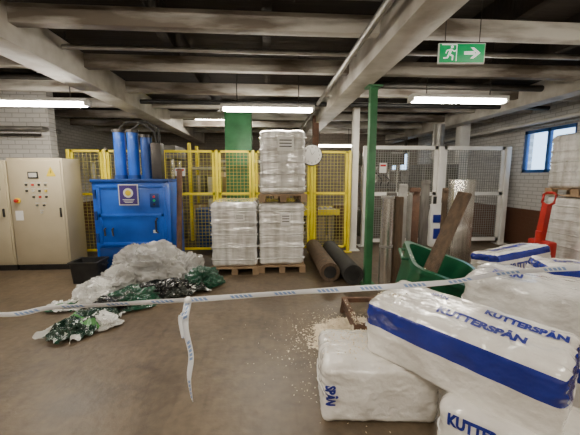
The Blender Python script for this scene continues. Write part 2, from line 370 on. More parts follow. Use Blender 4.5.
t=thing('support_column','pale square post standing inside the grey cage','column',(at(463,150,Y=8.).x,8.05,0))
MB().box((0,0,1.5),(.26,.22,3.0),bev=.008).build('shaft','gframe',t); MB().box((0,0,.01),(.4,.36,.02)).build('base_plate','gframe',t)
t=thing('support_column','dark red painted post beneath the ceiling behind the round clock','column',(at(316,150,Y=7.4).x,7.5,0))
MB().box((0,0,1.5),(.14,.14,3.0),bev=.008).build('shaft','rust',t); MB().box((0,0,.01),(.26,.26,.02)).build('base_plate','dark',t)
# ------------------------------------------------------------ control cabinets
c0,c1=at(11,210,Y=5.49).x,at(66,210,Y=5.49).x; cw=c1-c0; K0=cw/1.04
t=thing('control_cabinet','beige electrical control cabinet with buttons, left of the blue baler','cabinet',((c0+c1)/2,5.75,0))
MB().box((0,0,.05),(cw-.02,.46,.1)).build('plinth','black',t)
MB().box((0,0,1.0),(cw,.5,1.8),bev=.01).build('body','beige',t)
d=MB().box((0,-.262,1.0),(cw-.05,.022,1.72),bev=.006).build('door','beige',t)
MB().box((.44*K0,-.29,1.0),(.025,.03,.16),bev=.008).build('handle','black',d)
MB().box((-.02,-.28,1.62),(.16,.012,.11),bev=.003).build('display','black',d)
MB().box((-.02,-.288,1.62),(.12,.006,.07)).build('screen','mgreyp',d)
BT=('black','redp','black','mgrey','black','mgreyp','black','yel')
k=0
for z,xs in ((1.46,(-.14,-.04,.06,.16)),(1.36,(-.14,-.04,.06,.16)),(1.26,(-.04,.06,.16)),(1.12,(.0,.11)),(1.0,(.06,))):
    for x in xs:
        MB().box((x,-.274,z+.036),(.06,.003,.016)).build('button_label','mgreyp',d)
        MB().cyl((x,-.27,z),(x,-.295,z),.017,n=14).build('button',BT[k%8],d); k+=1
MB().cyl((-.3,-.27,1.2),(-.3,-.295,1.2),.045,n=20).build('emergency_base','yel',d); MB().cyl((-.3,-.295,1.2),(-.3,-.33,1.2),.028,n=20).build('emergency_button','redp',d)
w_=MB().add([(.22*K0,-.275,1.60),(.40*K0,-.275,1.60),(.31*K0,-.275,1.76)],[(0,1,2)]).build('warning_sticker','yel',d)
MB().add([(.305*K0,-.277,1.635),(.325*K0,-.277,1.67),(.312*K0,-.277,1.67),(.325*K0,-.277,1.71),(.295*K0,-.277,1.665),(.312*K0,-.277,1.665)],[(0,1,2,3,4,5)]).build('lightning_symbol','black',w_)
MB().box((-.3,-.275,.95),(.12,.004,.16)).build('paper_notice','paper',d)
nw=c0-.02-XL-.03
t=thing('control_cabinet','plain beige cabinet at the left edge, next to the button cabinet','cabinet',(c0-.015-nw/2,5.75,0))
MB().box((0,0,.05),(nw-.02,.46,.1)).build('plinth','black',t); MB().box((0,0,.98),(nw,.5,1.76),bev=.01).build('body','beige',t)
d=MB().box((0,-.262,.98),(nw-.05,.022,1.68),bev=.006).build('door','beige',t)
MB().box((nw/2-.08,-.29,1.0),(.025,.03,.14),bev=.008).build('handle','black',d); MB().box((nw/2-.2,-.276,1.45),(.2,.006,.16)).build('label_plate','mgrey',d)
# ------------------------------------------------------------ baler
YBL=5.12
bx0,bx1=at(93,220,Y=YBL).x,at(170,220,Y=YBL).x; bw=bx1-bx0; bcx=(bx0+bx1)/2
t=thing('baler','blue steel waste baler with upright hydraulic cylinders on top','baler',(bcx,YBL+.40,0))
MB().box((0,.02,.77),(bw,.76,1.5),bev=.012).build('body','blue',t)
for s in (-1,1): MB().box((s*(bw/2-.12),0,.025),(.14,.8,.05)).build('foot','dark',t)
d=MB(); d.box((0,-.375,.98),(bw-.12,.035,.98),bev=.008)
for z in (.52,.98,1.44): d.box((0,-.395,z),(bw-.16,.02,.05),bev=.004)
for x in (-bw/2+.11,bw/2-.11): d.box((x,-.395,.98),(.05,.02,.92),bev=.004)
d=d.build('door','blue',t)
for z in (.62,.98,1.32): MB().cyl((-bw/2+.05,-.395,z-.07),(-bw/2+.05,-.395,z+.07),.025,n=12).build('hinge','blue2',d)
MB().tube([(bw/2-.2,-.40,.70),(bw/2-.2,-.47,.73),(bw/2-.2,-.47,.90),(bw/2-.2,-.40,.93)],.014).build('handle','black',d)
MB().box((.0,-.375,.27),(bw-.12,.03,.38),bev=.008).build('lower_panel','blue2',t)
MB().box((0,0,1.53),(bw+.01,.8,.05),bev=.008).build('top_flange','blue2',t)
for x in (-.42,-.30):
    MB().tube([(x,-.375,.78),(x,-.43,.76),(x+.02,-.45,.66)],.014).build('latch','black',t)
MB().box((bw/2-.22,-.415,1.22),(.14,.03,.22),bev=.008).build('control_box','blue2',t)
for k in range(3): MB().cyl((bw/2-.22,-.43,1.28-.06*k),(bw/2-.22,-.445,1.28-.06*k),.018,n=12).build('button',('redp','exitg','black')[k],t)
for x,zt,mm in ((-.34,2.33,'blue'),(-.12,2.33,'blue'),(.10,2.25,'blue2')):
    c=MB().cyl((x,.12,1.55),(x,.12,zt),.092,n=24).build('hydraulic_cylinder',mm,t)
    MB().cyl((x,.12,zt),(x,.12,zt+.05),.105,n=24).build('cylinder_cap','dark',c); MB().cyl((x,.12,1.55),(x,.12,1.62),.108,n=24).build('cylinder_flange','blue2',c)
MB().box((.29,.1,1.85),(.16,.2,.62),bev=.01).build('valve_block','dark',t)
MB().tube([(.29,.1,2.16),(.27,.05,2.35),(.05,.1,2.5),(-.12,.12,2.39)],.022).build('hose','rubber',t)
MB().tube([(.33,.1,2.16),(.34,.05,2.4),(.1,.2,2.53),(-.25,.2,2.52),(-.34,.13,2.39)],.022).build('hose','rubber',t)
s=MB().box((-.02,-.412,1.31),(.30,.008,.33)).build('notice','paper',t)
MB().box((-.02,-.418,1.31),(.27,.004,.30)).build('notice_sheet','purple',s)
MB().cyl((-.02,-.421,1.34),(-.02,-.424,1.34),.075,n=24).build('notice_emblem','paper',s)
MB().cyl((-.02,-.425,1.34),(-.02,-.427,1.34),.045,n=24).build('notice_emblem_centre','yel',s)
for k in range(3): MB().box((-.02,-.421,1.235-.022*k),(.18-.03*k,.003,.009)).build('notice_line','paper',s)
MB().box((.36,-.412,.72),(.06,.004,.05)).build('rating_plate','white',t)
p=at(177,250,Y=5.12)
o=MB().tube([(p.x+.02,5.12,.04),(p.x+.05,5.3,1.72)],.045).build('rusty_pipe','rust'); tag(o,'rusty brown pipe leaning upright against the right side of the baler','pipe')
t=thing('crate','black plastic crate on the floor at the left foot of the baler','crate',(bx0+.02,4.88,0))
mb=MB(); mb.loft([rrect(.36,.3,.03,.0),rrect(.4,.34,.03,.3),rrect(.44,.38,.03,.3),rrect(.44,.38,.03,.33),rrect(.37,.31,.03,.33),rrect(.33,.27,.03,.03)]); mb.build('bin','black',t)
for s in (-1,1): MB().tube([(s*.22,-.06,.28),(s*.25,-.06,.26),(s*.25,.06,.26),(s*.22,.06,.28)],.01).build('handle','black',t)
# ------------------------------------------------------------ yellow fence
def fence(root,xs,h,wires,framem,pw,mid,sp,z0=.12,fr=.035,wt=.006):
    for x in xs:
        p=MB().box((x,0,h/2),(pw,pw,h),bev=.004).build('post',framem,root); MB().box((x,0,.006),(pw*2.4,pw*2.4,.012)).build('base_plate',framem,p)
    for a,b in zip(xs[:-1],xs[1:]):
        a+=pw/2+.012; b-=pw/2+.012; mb=MB()
        zs=[z0,h-.03]+([mid] if mid else [])
        for z in zs: mb.box(((a+b)/2,0,z),(b-a,.03,fr))
        for x in (a+fr/2,b-fr/2): mb.box((x,0,(z0+h-.03)/2),(fr,.03,h-.03-z0+fr))
        f=mb.build('panel_frame',framem,root,smooth=False)
        mb=MB(); n=max(2,round((b-a)/sp))
        for k in range(1,n): mb.box((a+(b-a)*k/n,.004,(z0+h)/2),(wt,wt,h-z0-.03))
        n=round((h-z0)/(sp*1.0))
        for k in range(1,n): mb.box(((a+b)/2,-.002,z0+(h-z0-.03)*k/n),(b-a,wt,wt))
        mb.build('wire_mesh',wires,f,smooth=False)
YFN=6.45
fx=[at(p,150,Y=YFN).x for p in (68,104,160,216,253,312,350)]
t=thing('yellow_fence','yellow framed wire mesh safety fence behind the baler and pallets','fence',(fx[0],YFN,0))
fence(t,[x-fx[0] for x in fx],2.12,'wire','yellow',.06,1.25,.07,fr=.045,wt=.006)
cz=at(312,155,Y=YFN-.08)
t=thing('wall_clock','round white clock fixed to the top of the yellow fence','clock',(cz.x,YFN-.045,cz.z))
MB().cyl((0,0,0),(0,-.02,0),.215,n=36).build('case','black',t); f=MB().cyl((0,-.02,0),(0,-.026,0),.2,n=36).build('face','white',t)
for k in range(12):
    a=k*PI/6; text_part('numeral',str(k or 12),.05,'black',f,(math.sin(a)*.155,-.028,math.cos(a)*.155))
MB().bar((0,-.03,0),(.06,-.03,.07),.012,.004).build('hour_hand','black',t); MB().bar((0,-.034,0),(-.05,-.034,.13),.009,.004).build('minute_hand','black',t)
# ------------------------------------------------------------ grey cage
YG=7.0
gx=[at(p,150,Y=YG).x for p in (366,441,508)]
t=thing('grey_cage','light grey framed mesh safety cage with two tall gates','cage',(gx[0],YG,0))
fence(t,[x-gx[0] for x in gx],2.27,'gwire','gframe',.11,1.2,.055,fr=.08,wt=.008)
hx=gx[1]-gx[0]
MB().box((hx-.1,-.05,1.05),(.06,.06,.18),bev=.008).build('lock','black',t)
MB().box((hx+.1,-.05,1.05),(.06,.06,.12),bev=.008).build('handle','black',t)
p=at(434,226,Y=YG-.18)
t=thing('sack','narrow white and blue sack standing upright against the grey cage','sack',(p.x,YG-.2,0))
mb=MB(); rr=[]
for w_,d_,z in ((.20,.12,.0),(.26,.2,.03),(.28,.21,.2),(.27,.19,.45),(.28,.2,.65),(.26,.15,.8),(.25,.04,.9),(.27,.03,.98)): rr.append([p+Vector((.008*noise.noise(p*14),.012*noise.noise(p*11),0)) for p in rrect(w_,d_,min(w_,d_)*.42,z)])
mb.loft(rr); b=mb.build('sack_body','paper',t); MB().box((0,-.105,.66),(.2,.03,.18),bev=.01).build('blue_panel','blueprint',b); MB().box((0,-.108,.32),(.16,.03,.24),bev=.01).build('blue_figure','blueprint',b)
for (px,py,w,h,l) in ((383,168,.16,.22,'small white notice on the left gate of the grey cage'),(180,172,.2,.16,'small white notice on the yellow fence right of the baler')):
    Y=(YG-.045 if px>300 else YFN-.035); p=at(px,py,Y=Y); t=thing('paper_notice',l,'sign',(p.x,Y,p.z)); MB().box((0,0,0),(w,.006,h)).build('sheet','paper',t); MB().box((0,-.004,h*.25),(w*.8,.003,h*.2)).build('heading','redp',t)
# ------------------------------------------------------------ machinery behind fences
def press(loc,label,m1,m2,w=1.3,h=2.3):
    t=thing('hydraulic_press',label,'machine',loc)
    MB().box((0,0,.35),(w,.9,.7),bev=.02).build('base','%s'%m1,t)
    for sx in (-1,1):
        for sy in (-1,1): MB().cyl((sx*(w/2-.12),sy*.3,.7),(sx*(w/2-.12),sy*.3,h-.3),.05,n=14).build('column','steel',t)
    MB().box((0,0,h-.15),(w,.9,.3),bev=.02).build('crosshead',m1,t)
    MB().box((0,0,1.35),(w-.36,.7,.14),bev=.01).build('platen',m2,t)
    MB().cyl((0,0,1.42),(0,0,h-.3),.09,n=18).build('ram','steel',t)
    b=MB().box((w/2+.02,-.3,1.25),(.16,.26,.4),bev=.01).build('control_box',m2,t)
    for k in range(3): MB().cyl((w/2-.02+.04*k,-.43,1.35),(w/2-.02+.04*k,-.45,1.35),.014,n=10).build('button',('redp','exitg','yel')[k],b)
    for k in range(3): MB().tube([(-.3+.15*k,-.4,h-.1),(-.35+.15*k,-.52,h-.5),(-.2+.2*k,-.5,1.5),(-.2+.2*k,-.35,1.36)],.016).build('hose','rubber',t)
    return t
press((-2.75,7.9,0),'dim grey press machine behind the yellow fence, behind the baler','mgrey','olive')
press((3.0,8.6,0),'dim olive press machine inside the grey cage, behind its left gate','olive','mgrey',1.2,2.2)
press((.55,9.4,0),'dark press machine far behind the yellow fence between the pallets and the clock','dark','mgrey',1.1,2.2)
t=thing('roller_conveyor','roller conveyor behind the yellow fence near the round clock','conveyor',(.75,8.0,0))
for s in (-1,1): MB().box((0,s*.42,.72),(2.0,.05,.14)).build('side_rail','yellow',t)
for k in range(14): MB().cyl((-.93+.143*k,-.4,.74),(-.93+.143*k,.4,.74),.045,n=12).build('roller','alu',t)
for sx in (-.85,.85):
    for s in (-1,1): MB().box((sx,s*.42,.33),(.06,.06,.66)).build('leg','mgrey',t)
def rack(loc,W_,label,zs,boxes,nm,grp,um):
    t=thing('storage_rack',label,'rack',loc)
    for sx in (-W_/2,W_/2):
        for s in (-1,1): MB().box((sx,s*.4,1.2),(.07,.07,2.4)).build('upright',um,t)
    for z in zs: MB().box((0,0,z),(W_,.8,.06)).build('shelf','alu',t)
    for zi,z in enumerate(zs[:2]):
        for k,(x,w,h,mm) in enumerate(boxes):
            o=thing('cardboard_box','%s from the left on the %s shelf of the %s'%(('first box','second box','third box','fourth box')[k],('lower','middle')[zi],nm),'box',(loc[0]+x,loc[1]-.12,z+.032),group=grp)
            hh=h*(1 if (k+zi)%2 else .8)
            MB().box((0,0,hh/2),(w,.45,hh),bev=.008).build('carton',mm if (k+zi)%3 else 'card',o); MB().box((0,0,hh/2),(.05,.456,hh+.006)).build('packing_tape','beige',o)
rack((-.4,10.8,0),2.6,'steel rack of dim boxes deep behind the yellow fence',(.5,1.3,2.1),((-1.0,.4,.4,'card'),(-.45,.5,.55,'card'),(.15,.42,.38,'card'),(.8,.6,.5,'card')),'distant rack','boxes on the distant rack','rust')
rack((-1.35,8.3,0),1.1,'narrow yellow rack of boxes right of the press behind the yellow fence',(.5,1.15,1.8),((-.36,.3,.45,'olive'),(0,.3,.5,'mgreyp'),(.36,.3,.4,'blue2')),'narrow yellow rack','boxes on the narrow rack','yellow')
for i,(x,y,mm,l) in enumerate(((-1.35,7.2,'blue2','blue steel drum behind the yellow fence right of the baler'),(1.95,7.95,'rust','rusty steel drum inside the grey cage by its left post'))):
    t=thing('steel_drum',l,'drum',(x,y,0)); mb=MB(); prof=[(.28,0),(.29,.02),(.285,.28),(.3,.3),(.285,.32),(.285,.58),(.3,.6),(.285,.62),(.29,.86),(.28,.88)]
    mb.loft([[Vector((r*math.cos(2*PI*k/28),r*math.sin(2*PI*k/28),z)) for k in range(28)] for r,z in prof]); mb.build('shell',mm,t)
    MB().cyl((.15,0,.88),(.15,0,.90),.035,n=14).build('bung','alu',t)
t=thing('machine_cabinet','tall grey machine cabinet inside the grey cage behind its right gate','cabinet',(4.22,7.85,0))
MB().box((0,0,.95),(.9,.8,1.9),bev=.02).build('body','mgrey',t); MB().box((0,-.41,1.0),(.8,.02,1.6),bev=.005).build('door','olive',t); MB().cyl((.1,0,1.9),(.1,0,2.9),.14,n=20).build('duct','alu',t)
t=thing('hopper','dim steel hopper inside the grey cage between the press and the tall cabinet','hopper',(4.95,9.9,0))
mb=MB(); mb.loft([rrect(.25,.25,.02,.8),rrect(1.0,.9,.04,1.5),rrect(1.0,.9,.04,1.75)]); mb.build('funnel','alu',t)
for sx in (-.42,.42):
    for sy in (-.38,.38): MB().box((sx,sy,.78),(.06,.06,1.56)).build('leg','mgrey',t)
pipe([(2.45,7.4,0.02),(2.45,7.4,2.4),(3.3,7.45,2.5),(3.5,7.9,2.2)],.05,'dark','dark bent pipe rising inside the left gate of the grey cage','machine_pipe')
pipe([(-3.8,7.2,.02),(-3.8,7.2,1.9),(-3.5,7.25,2.2)],.06,'alu','grey bent pipe behind the yellow fence left of the baler','machine_pipe')
# ------------------------------------------------------------ wrapped pallets
def wrapped_mesh(w,d,h,seed,layers=9,n=34,z0=0):
    mb=MB(); bm=mb.bm; bmesh.ops.create_cube(bm,size=2)
    bmesh.ops.subdivide_edges(bm,edges=bm.edges[:],cuts=n,use_grid_fill=True)
    hh=Vector((w/2,d/2,h/2)); r=.06
    for v in bm.verts:
        q=Vector((v.co.x*hh.x,v.co.y*hh.y,v.co.z*hh.z)); u=v.co.copy()
        inn=Vector([max(-(hh[i]-r),min(hh[i]-r,q[i])) for i in range(3)]); dd=q-inn
        if dd.length>0: q=inn+dd.normalized()*r
        b=.022*abs(math.sin((u.z*.5+.5)*PI*layers)); q.x*=1+b-.012; q.y*=1+b*.6-.007
        s=noise.noise(Vector((q.x*7,q.y*7,q.z*.7+seed)))*.018 + noise.noise(Vector((q.x*1.5,q.y*1.5,q.z*14+seed*3)))*.006+.003*crease(q,5,seed)
        q+=Vector((u.x,u.y,u.z*.4))*s
        v.co=q+Vector((0,0,h/2+z0))
    return mb
def pallet_parts(t,w=.78,d=1.12):
    for x in (-1,0,1):
        MB().box((x*(w/2-.05),0,.011),(.1,d,.022)).build('bottom_board','wood',t)
        for y in (-1,0,1): MB().box((x*(w/2-.05),y*(d/2-.07),.061),(.1,.14,.078)).build('block','wood',t)
    for k in range(7): MB().box((0,-d/2+.055+(d-.11)*k/6,.112),(w,.11,.022)).build('deck_board','wood',t)
def wrapped_pallet(loc,label,seed,h,mt='film',paper=None,w=.74,d=1.06,layers=8,group='wrapped pallets in front of the yellow fence',pw=.78,pd=1.12):
    t=thing('wrapped_pallet',label,'wrapped pallet',loc,0,group); z0=.124
    pallet_parts(t,pw,pd)
    ld=wrapped_mesh(w,d,h-z0,seed,layers,z0=z0).build('wrapped_load',mt,t)
    for k in range(5):
        zz=z0+(h-z0)*(.12+.19*k); mb=MB(); ring=[]
        for dz,o in ((-.012,.014),(0,.020),(.012,.014)): ring.append([Vector((p.x,p.y,p.z+.03*noise.noise(p*2.5+Vector((seed,k,0))))) for p in rrect(w+o*2,d+o*2,.06,zz+dz,6)])
        mb.loft(ring,close=False); mb.build('film_band',mt,ld)
    if paper:
        for (x,z,a,b) in paper:
            s=MB().box((x,-d/2-.034,z),(a,.004,b)).build('paper_label','paper',t)
            for k in range(3): MB().box((x,-d/2-.038,z+b*.28-b*.22*k),(a*.75,.002,b*.07)).build('printed_line','black',s)
    return t
xa=(at(259,240,Y=5.06).x+at(305,240,Y=5.06).x)/2; xb=(at(212,240,Y=5.).x+at(257,240,Y=5.).x)/2
wrapped_pallet((xa,5.62,0),'wrapped pallet at the bottom of the two high stack',3,1.17,'film',[(.06,.9,.16,.2)])
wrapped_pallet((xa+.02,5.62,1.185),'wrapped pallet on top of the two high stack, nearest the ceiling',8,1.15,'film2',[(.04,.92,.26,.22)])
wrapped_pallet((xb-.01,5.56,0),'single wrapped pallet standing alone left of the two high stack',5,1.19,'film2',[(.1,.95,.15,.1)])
# ------------------------------------------------------------ stack at right wall and red pallet truck
wrapped_pallet((5.14,4.5,0),'lower wrapped pallet at the right edge beside the red pallet truck',11,1.27,'film',None,w=.86,d=1.0,group='wrapped pallets by the right wall',pw=.9,pd=1.04)
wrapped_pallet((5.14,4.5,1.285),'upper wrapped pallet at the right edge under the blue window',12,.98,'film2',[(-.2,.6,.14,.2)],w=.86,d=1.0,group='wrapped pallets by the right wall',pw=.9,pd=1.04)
t=thing('pallet_truck','red hand pallet truck standing upright beside the wrapped pallets at right','pallet truck',(4.25,4.50,0))
MB().box((.0,0,.38),(.14,.40,.48),bev=.03).build('frame','red',t)
MB().cyl((-.06,0,.1),(-.06,0,.76),.05,n=18).build('pump','red',t)
MB().bar((-.05,0,.5),(.02,0,1.18),.10,.08).build('handle_bar','red',t)
mb=MB(); mb.tube([(.02,0,1.14),(.03,-.10,1.2),(.05,-.11,1.32),(.055,-.06,1.35),(.055,.06,1.35),(.05,.11,1.32),(.03,.10,1.2),(.02,0,1.14)],.02); mb.build('grip_loop','red',t)
for s in (-1,1):
    MB().box((.17,s*.19,.075),(.24,.16,.05),bev=.01).build('fork','red',t)
    MB().cyl((-.07,s*.09-.03,.09),(-.07,s*.09+.03,.09),.09,n=20).build('steer_wheel','rubber',t)
# ------------------------------------------------------------ pipes, planks, steel pieces
for i,(x,l) in enumerate(((.93,'dark tube lying on the floor nearest the pallet stack'),(1.25,'dark tube lying on the floor nearest the green column'))):
    t=thing('cardboard_tube',l,'tube',(x,4.55-.15*i,.152),0,'long dark tubes on the floor')
    mb=MB(); n=28; rr=[]
    for r,y in ((.15,0),(.15,1.8),(.1,1.8),(.1,0),(.15,0)): rr.append([Vector((r*math.cos(2*PI*k/n),y,r*math.sin(2*PI*k/n))) for k in range(n)])
    mb.loft(rr,close=False); mb.build('tube_wall',('oldwood','rubber')[i],t)
    mb=MB(); mb.cyl((0,.02,0),(0,.05,0),.099,n=24); mb.build('end_plug','black',t)
TX,TY=at(404,318,Y=2.98).x,3.12
t=thing('metal_stand','low rusty steel trestle frame on the floor carrying the green tub','stand',(TX,TY,0),R(-3))
ZT=.16
for y in (-.33,.33): MB().box((0,y,ZT),(1.1,.05,.05)).build('rail','rust',t)
for x in (-.52,0,.52): MB().box((x,0,ZT),(.05,.66,.045)).build('cross_bar','rust',t)
for x in (-.52,.52):
    for y in (-.33,.33):
        MB().bar((x,y,ZT-.005),(x*1.04,y*1.05,.0),.045).build('leg','rust',t)
    MB().bar((x,-.33,.06),(x,.33,.06),.03).build('brace','rust',t)
q=at(384,291,z=0)
t=thing('steel_duct','upright shiny steel tube on the floor just right of the green column','duct',(q.x,q.y,0))
MB().cyl((0,0,.0),(0,0,1.34),.085,n=32).build('pipe','steel',t)
for z in (.02,.65,1.32): MB().cyl((0,0,z-.015),(0,0,z+.015),.091,n=32).build('collar','alu',t)
q=at(395,288,z=0)
t=thing('wooden_post','dark brown upright timber post right of the upright steel tube','post',(q.x,q.y+.02,0),R(8))
MB().box((0,0,.66),(.12,.09,1.32),bev=.008).build('timber','oldwood',t); MB().box((0,0,.02),(.14,.14,.04),bev=.006).build('foot','oldwood',t)
q=at(406,284,z=0)
t=thing('steel_tube','thin upright steel tube right of the dark timber post','tube',(q.x,q.y,0))
MB().cyl((0,0,0),(0,0,1.36),.032,n=20).build('pipe','alu',t); MB().cyl((0,0,1.34),(0,0,1.37),.042,n=20).build('collar','steel',t)
for (px,Y,w,h,mt,rz,lab) in ((390,5.0,.16,1.34,'dullst',2,'dark narrow metal strip standing between the steel tube and timber post'),(401,4.85,.14,1.48,'alu',4,'dull metal strip standing just behind the timber post'),(413,4.9,.16,1.42,'rust',-6,'rusty upright metal sheet right of the thin steel tube'),(423,5.05,.15,1.54,'dullst',3,'tallest dark upright metal strip just left of the white sack'),(444,5.25,.14,1.40,'oldwood',3,'dark upright board between the white sack and the stainless box')):
    p=at(px,230,Y=Y); t=thing('upright_sheet',lab,'sheet',(p.x,Y,0),R(rz))
    MB().box((0,0,h/2),(w,.03,h),bev=.004).build('panel',mt,t); MB().box((0,.03,.03),(w+.04,.16,.06),bev=.004).build('foot','dark',t); MB().box((0,-.02,h-.04),(w,.02,.05)).build('top_strip',mt,t)
p0=at(407,322,Y=2.74); p1=at(465,193,Y=3.02)
o=MB().bar(p0,p1,.13,.03,R(12)).build('wooden_plank','oldwood'); tag(o,'wide dark wooden plank leaning diagonally to the right across the green tub','plank')
p=at(460,273,z=0); t=thing('steel_box','tall flat stainless steel box standing behind the green tub','box',(p.x,p.y+.12,0),R(-6))
MB().box((0,0,.78),(.34,.2,1.54),bev=.01).build('shell','steel',t); MB().box((0,-.105,.8),(.28,.012,1.36),bev=.003).build('front_panel','steel',t); MB().box((0,0,.01),(.42,.24,.02)).build('foot','dark',t)
p=at(429,300,Y=3.05)
t=thing('tub','green plastic tub tipped on the rusty trestle just behind the front bales','tub',(p.x-.04,3.10,.285),rot=(R(16),R(20),R(-8)))
mb=MB(); mb.loft([rrect(.58,.44,.08,.0),rrect(.74,.54,.10,.42),rrect(.80,.60,.11,.42),rrect(.80,.60,.11,.47),rrect(.71,.51,.10,.47),rrect(.55,.41,.07,.03)]); mb.build('shell','tub',t)
for s in (-1,1): MB().tube([(s*.39,-.1,.44),(s*.45,-.1,.42),(s*.45,.1,.42),(s*.39,.1,.44)],.016).build('handle','tub',t)
# ------------------------------------------------------------ bales of shavings
def bale(label,loc,rot,dims,seed,band=None,texts=(),amp=.010,group='bales of wood shavings',mt='bale',cuts=44,r=.04):
    t=thing('shavings_bale',label,'bale',loc,group=group,rot=rot)
    h=Vector(dims)/2
    def deform(q,off=0):
        inn=Vector([max(-(h[i]-r),min(h[i]-r,q[i])) for i in range(3)]); dd=q-inn
        nrm=dd.normalized() if dd.length>1e-6 else Vector((0,0,1))
        base=inn+nrm*r
        u=Vector([max(-1,min(1,q[i]/h[i])) for i in range(3)])
        bul=.010*((1-u.x**2)*(1-u.y**2) if abs(u.z)>.99 else (1-u.x**2)*(1-u.z**2) if abs(u.y)>.99 else (1-u.y**2)*(1-u.z**2))
        e=abs(u.x)**4
        w=base+.05*Vector((noise.noise(base*4+Vector((seed,0,0))),noise.noise(base*4+Vector((0,seed,0))),noise.noise(base*4+Vector((0,0,seed)))))
        cr=crease(w,2.2,seed,2)*amp+(.5+.7*e)*amp*crease(Vector((w.x*.6,w.y,w.z)),9,seed+1,2)
        return base+nrm*(bul+cr+off)
    mb=MB(); bm=mb.bm; bmesh.ops.create_cube(bm,size=2); bmesh.ops.subdivide_edges(bm,edges=bm.edges[:],cuts=cuts,use_grid_fill=True)
    if band:   # printed band: straight on the flat film, along the front and around both ends
        lo,hi=band
        for f in bm.faces:
            c=f.calc_center_median(); z=c.z*h.z
            if h.z-hi<z<h.z-lo and (c.y<-.99 or abs(c.x)>.99): f.material_index=1
    for v in bm.verts: v.co=deform(Vector((v.co.x*h.x,v.co.y*h.y,v.co.z*h.z)))
    b=mb.build('wrapped_body',mt,t); b.data.materials.append(M['band'])
    for (s,size,face,uu,vv,rz) in texts:
        if face=='top': loc2=(uu*h.x,vv*h.y,h.z); ro=(0,0,rz)
        elif face=='front': loc2=(uu*h.x,-h.y,vv*h.z); ro=(PI/2,rz,0)
        else: loc2=(-h.x,uu*h.y,vv*h.z); ro=(PI/2,rz,-PI/2)
        text_part('printed_text',s,size,'blueprint',b,loc2,ro,off=size*.055,fn=lambda q:deform(q,.005),sx=.74)
    mb=MB(); pts=[]
    for k in range(13): pts.append(deform(Vector((-h.x,-h.y+2*h.y*k/12,.1*h.z*math.sin(k))))+Vector((-.004,0,0)))
    mb.tube(pts,.006,6); mb.build('seam','paper',b)
    return t
K='KUTTERSPÅN'
bale('white bale with long blue band lying slanted on top of the front pile',(1.17,1.74,.575),(R(5),R(3.5),R(-50)),(1.02,.46,.38),21,(.015,.155),
     [(K,.10,'top',.20,-.28,0),(K,.085,'top',.56,.42,0),('SPÅN',.06,'top',-.35,.5,0)],cuts=64,amp=.011)
bale('plain white crumpled bale on the floor beside the spilled shavings',(.74,2.07,.19),(0,0,R(-6)),(.72,.52,.37),22,None,[('SPÅN',.08,'front',-.9,.0,R(90))],amp=.013,cuts=62)
bale('white bale on the floor beneath the near end of the slanted bale',(1.42,1.34,.19),(0,0,R(-45)),(.92,.44,.36),23,None,[(K,.085,'front',-.5,.62,0)],cuts=56)
bale('large clear wrapped bale on top of another at the right edge of the photo',(2.14,2.12,.575),(0,R(2),R(-48)),(1.06,.58,.45),24,None,[('SPÅN',.11,'top',-.55,-.3,0)],amp=.018,mt='baleclear',cuts=60,r=.07)
bale('white bale on the floor directly below the large clear bale at the right edge',(2.14,2.12,.17),(0,0,R(-46)),(.96,.5,.33),25,(.02,.12))
q=at(508,268,Y=3.9)
bale('white bale with large blue lettering on top of the pile behind the green tub',(q.x+.06,3.95,.48),(R(-8),R(-6),R(10)),(.86,.44,.28),26,(.0,.09),[(K,.12,'front',0,-.3,0),(K,.13,'top',0,.0,0)],amp=.016,r=.05)
bale('white bale at the bottom of the pile behind the green tub',(q.x+.08,3.92,.17),(0,0,R(-8)),(.86,.46,.32),27,(.0,.1),[(K,.11,'front',0,-.3,0)])
q=at(574,300,Y=3.15)
bale('white bale on the floor between the right edge bale and the red pallet truck',(q.x,3.16,.17),(0,0,R(15)),(.84,.46,.32),28,None,[(K,.11,'front',0,0,0)])
bale('white bale with blue lettering on top of the pile before the red pallet truck',(q.x+.04,3.16,.475),(0,R(3),R(-20)),(.82,.46,.28),29,(.0,.08),[(K,.11,'front',0,-.3,0),(K,.12,'top',0,.0,0)],amp=.016,r=.05)
# ------------------------------------------------------------ heap of waste plastic
HG='waste plastic heap in front of the baler'
def lump(label,px,py,Y,size,seed,m,cat='plastic bag',amp=.2,rz=0,name='plastic_bag',sub=6,f=1.6):
    x=at(px,py,Y=Y).x; mb=MB(); bm=mb.bm; bmesh.ops.create_icosphere(bm,subdivisions=sub,radius=1)
    sv=Vector(size)/2
    for v in bm.verts:
        n=v.co.normalized(); m_=Vector((n.x*.7,n.y*1.5,n.z))
        w=m_+.5*Vector((noise.noise(m_*1.3+Vector((seed,1,0))),noise.noise(m_*1.3+Vector((1,seed,4))),0))
        k=crease(w,f,seed,2); k2=crease(w,f*3.1,seed+3,2); lo=noise.noise(n*1.5+Vector((seed*2.,5,1)))
        s=1+.42*lo+amp*(k-.1)*1.5+amp*.6*k2
        q=Vector((n.x*sv.x,n.y*sv.y,n.z*sv.z*1.1))*s
        fl=1+.25*max(0,-n.z)
        q.x*=fl;q.y*=fl; q.z=max(q.z+sv.z*.65, .004+.018*max(0,k2)+.01*k)
        v.co=q
    o=mb.build(name,m); o.location=(x,Y,0); o.rotation_euler=(0,0,rz); tag(o,label,cat,HG); return o
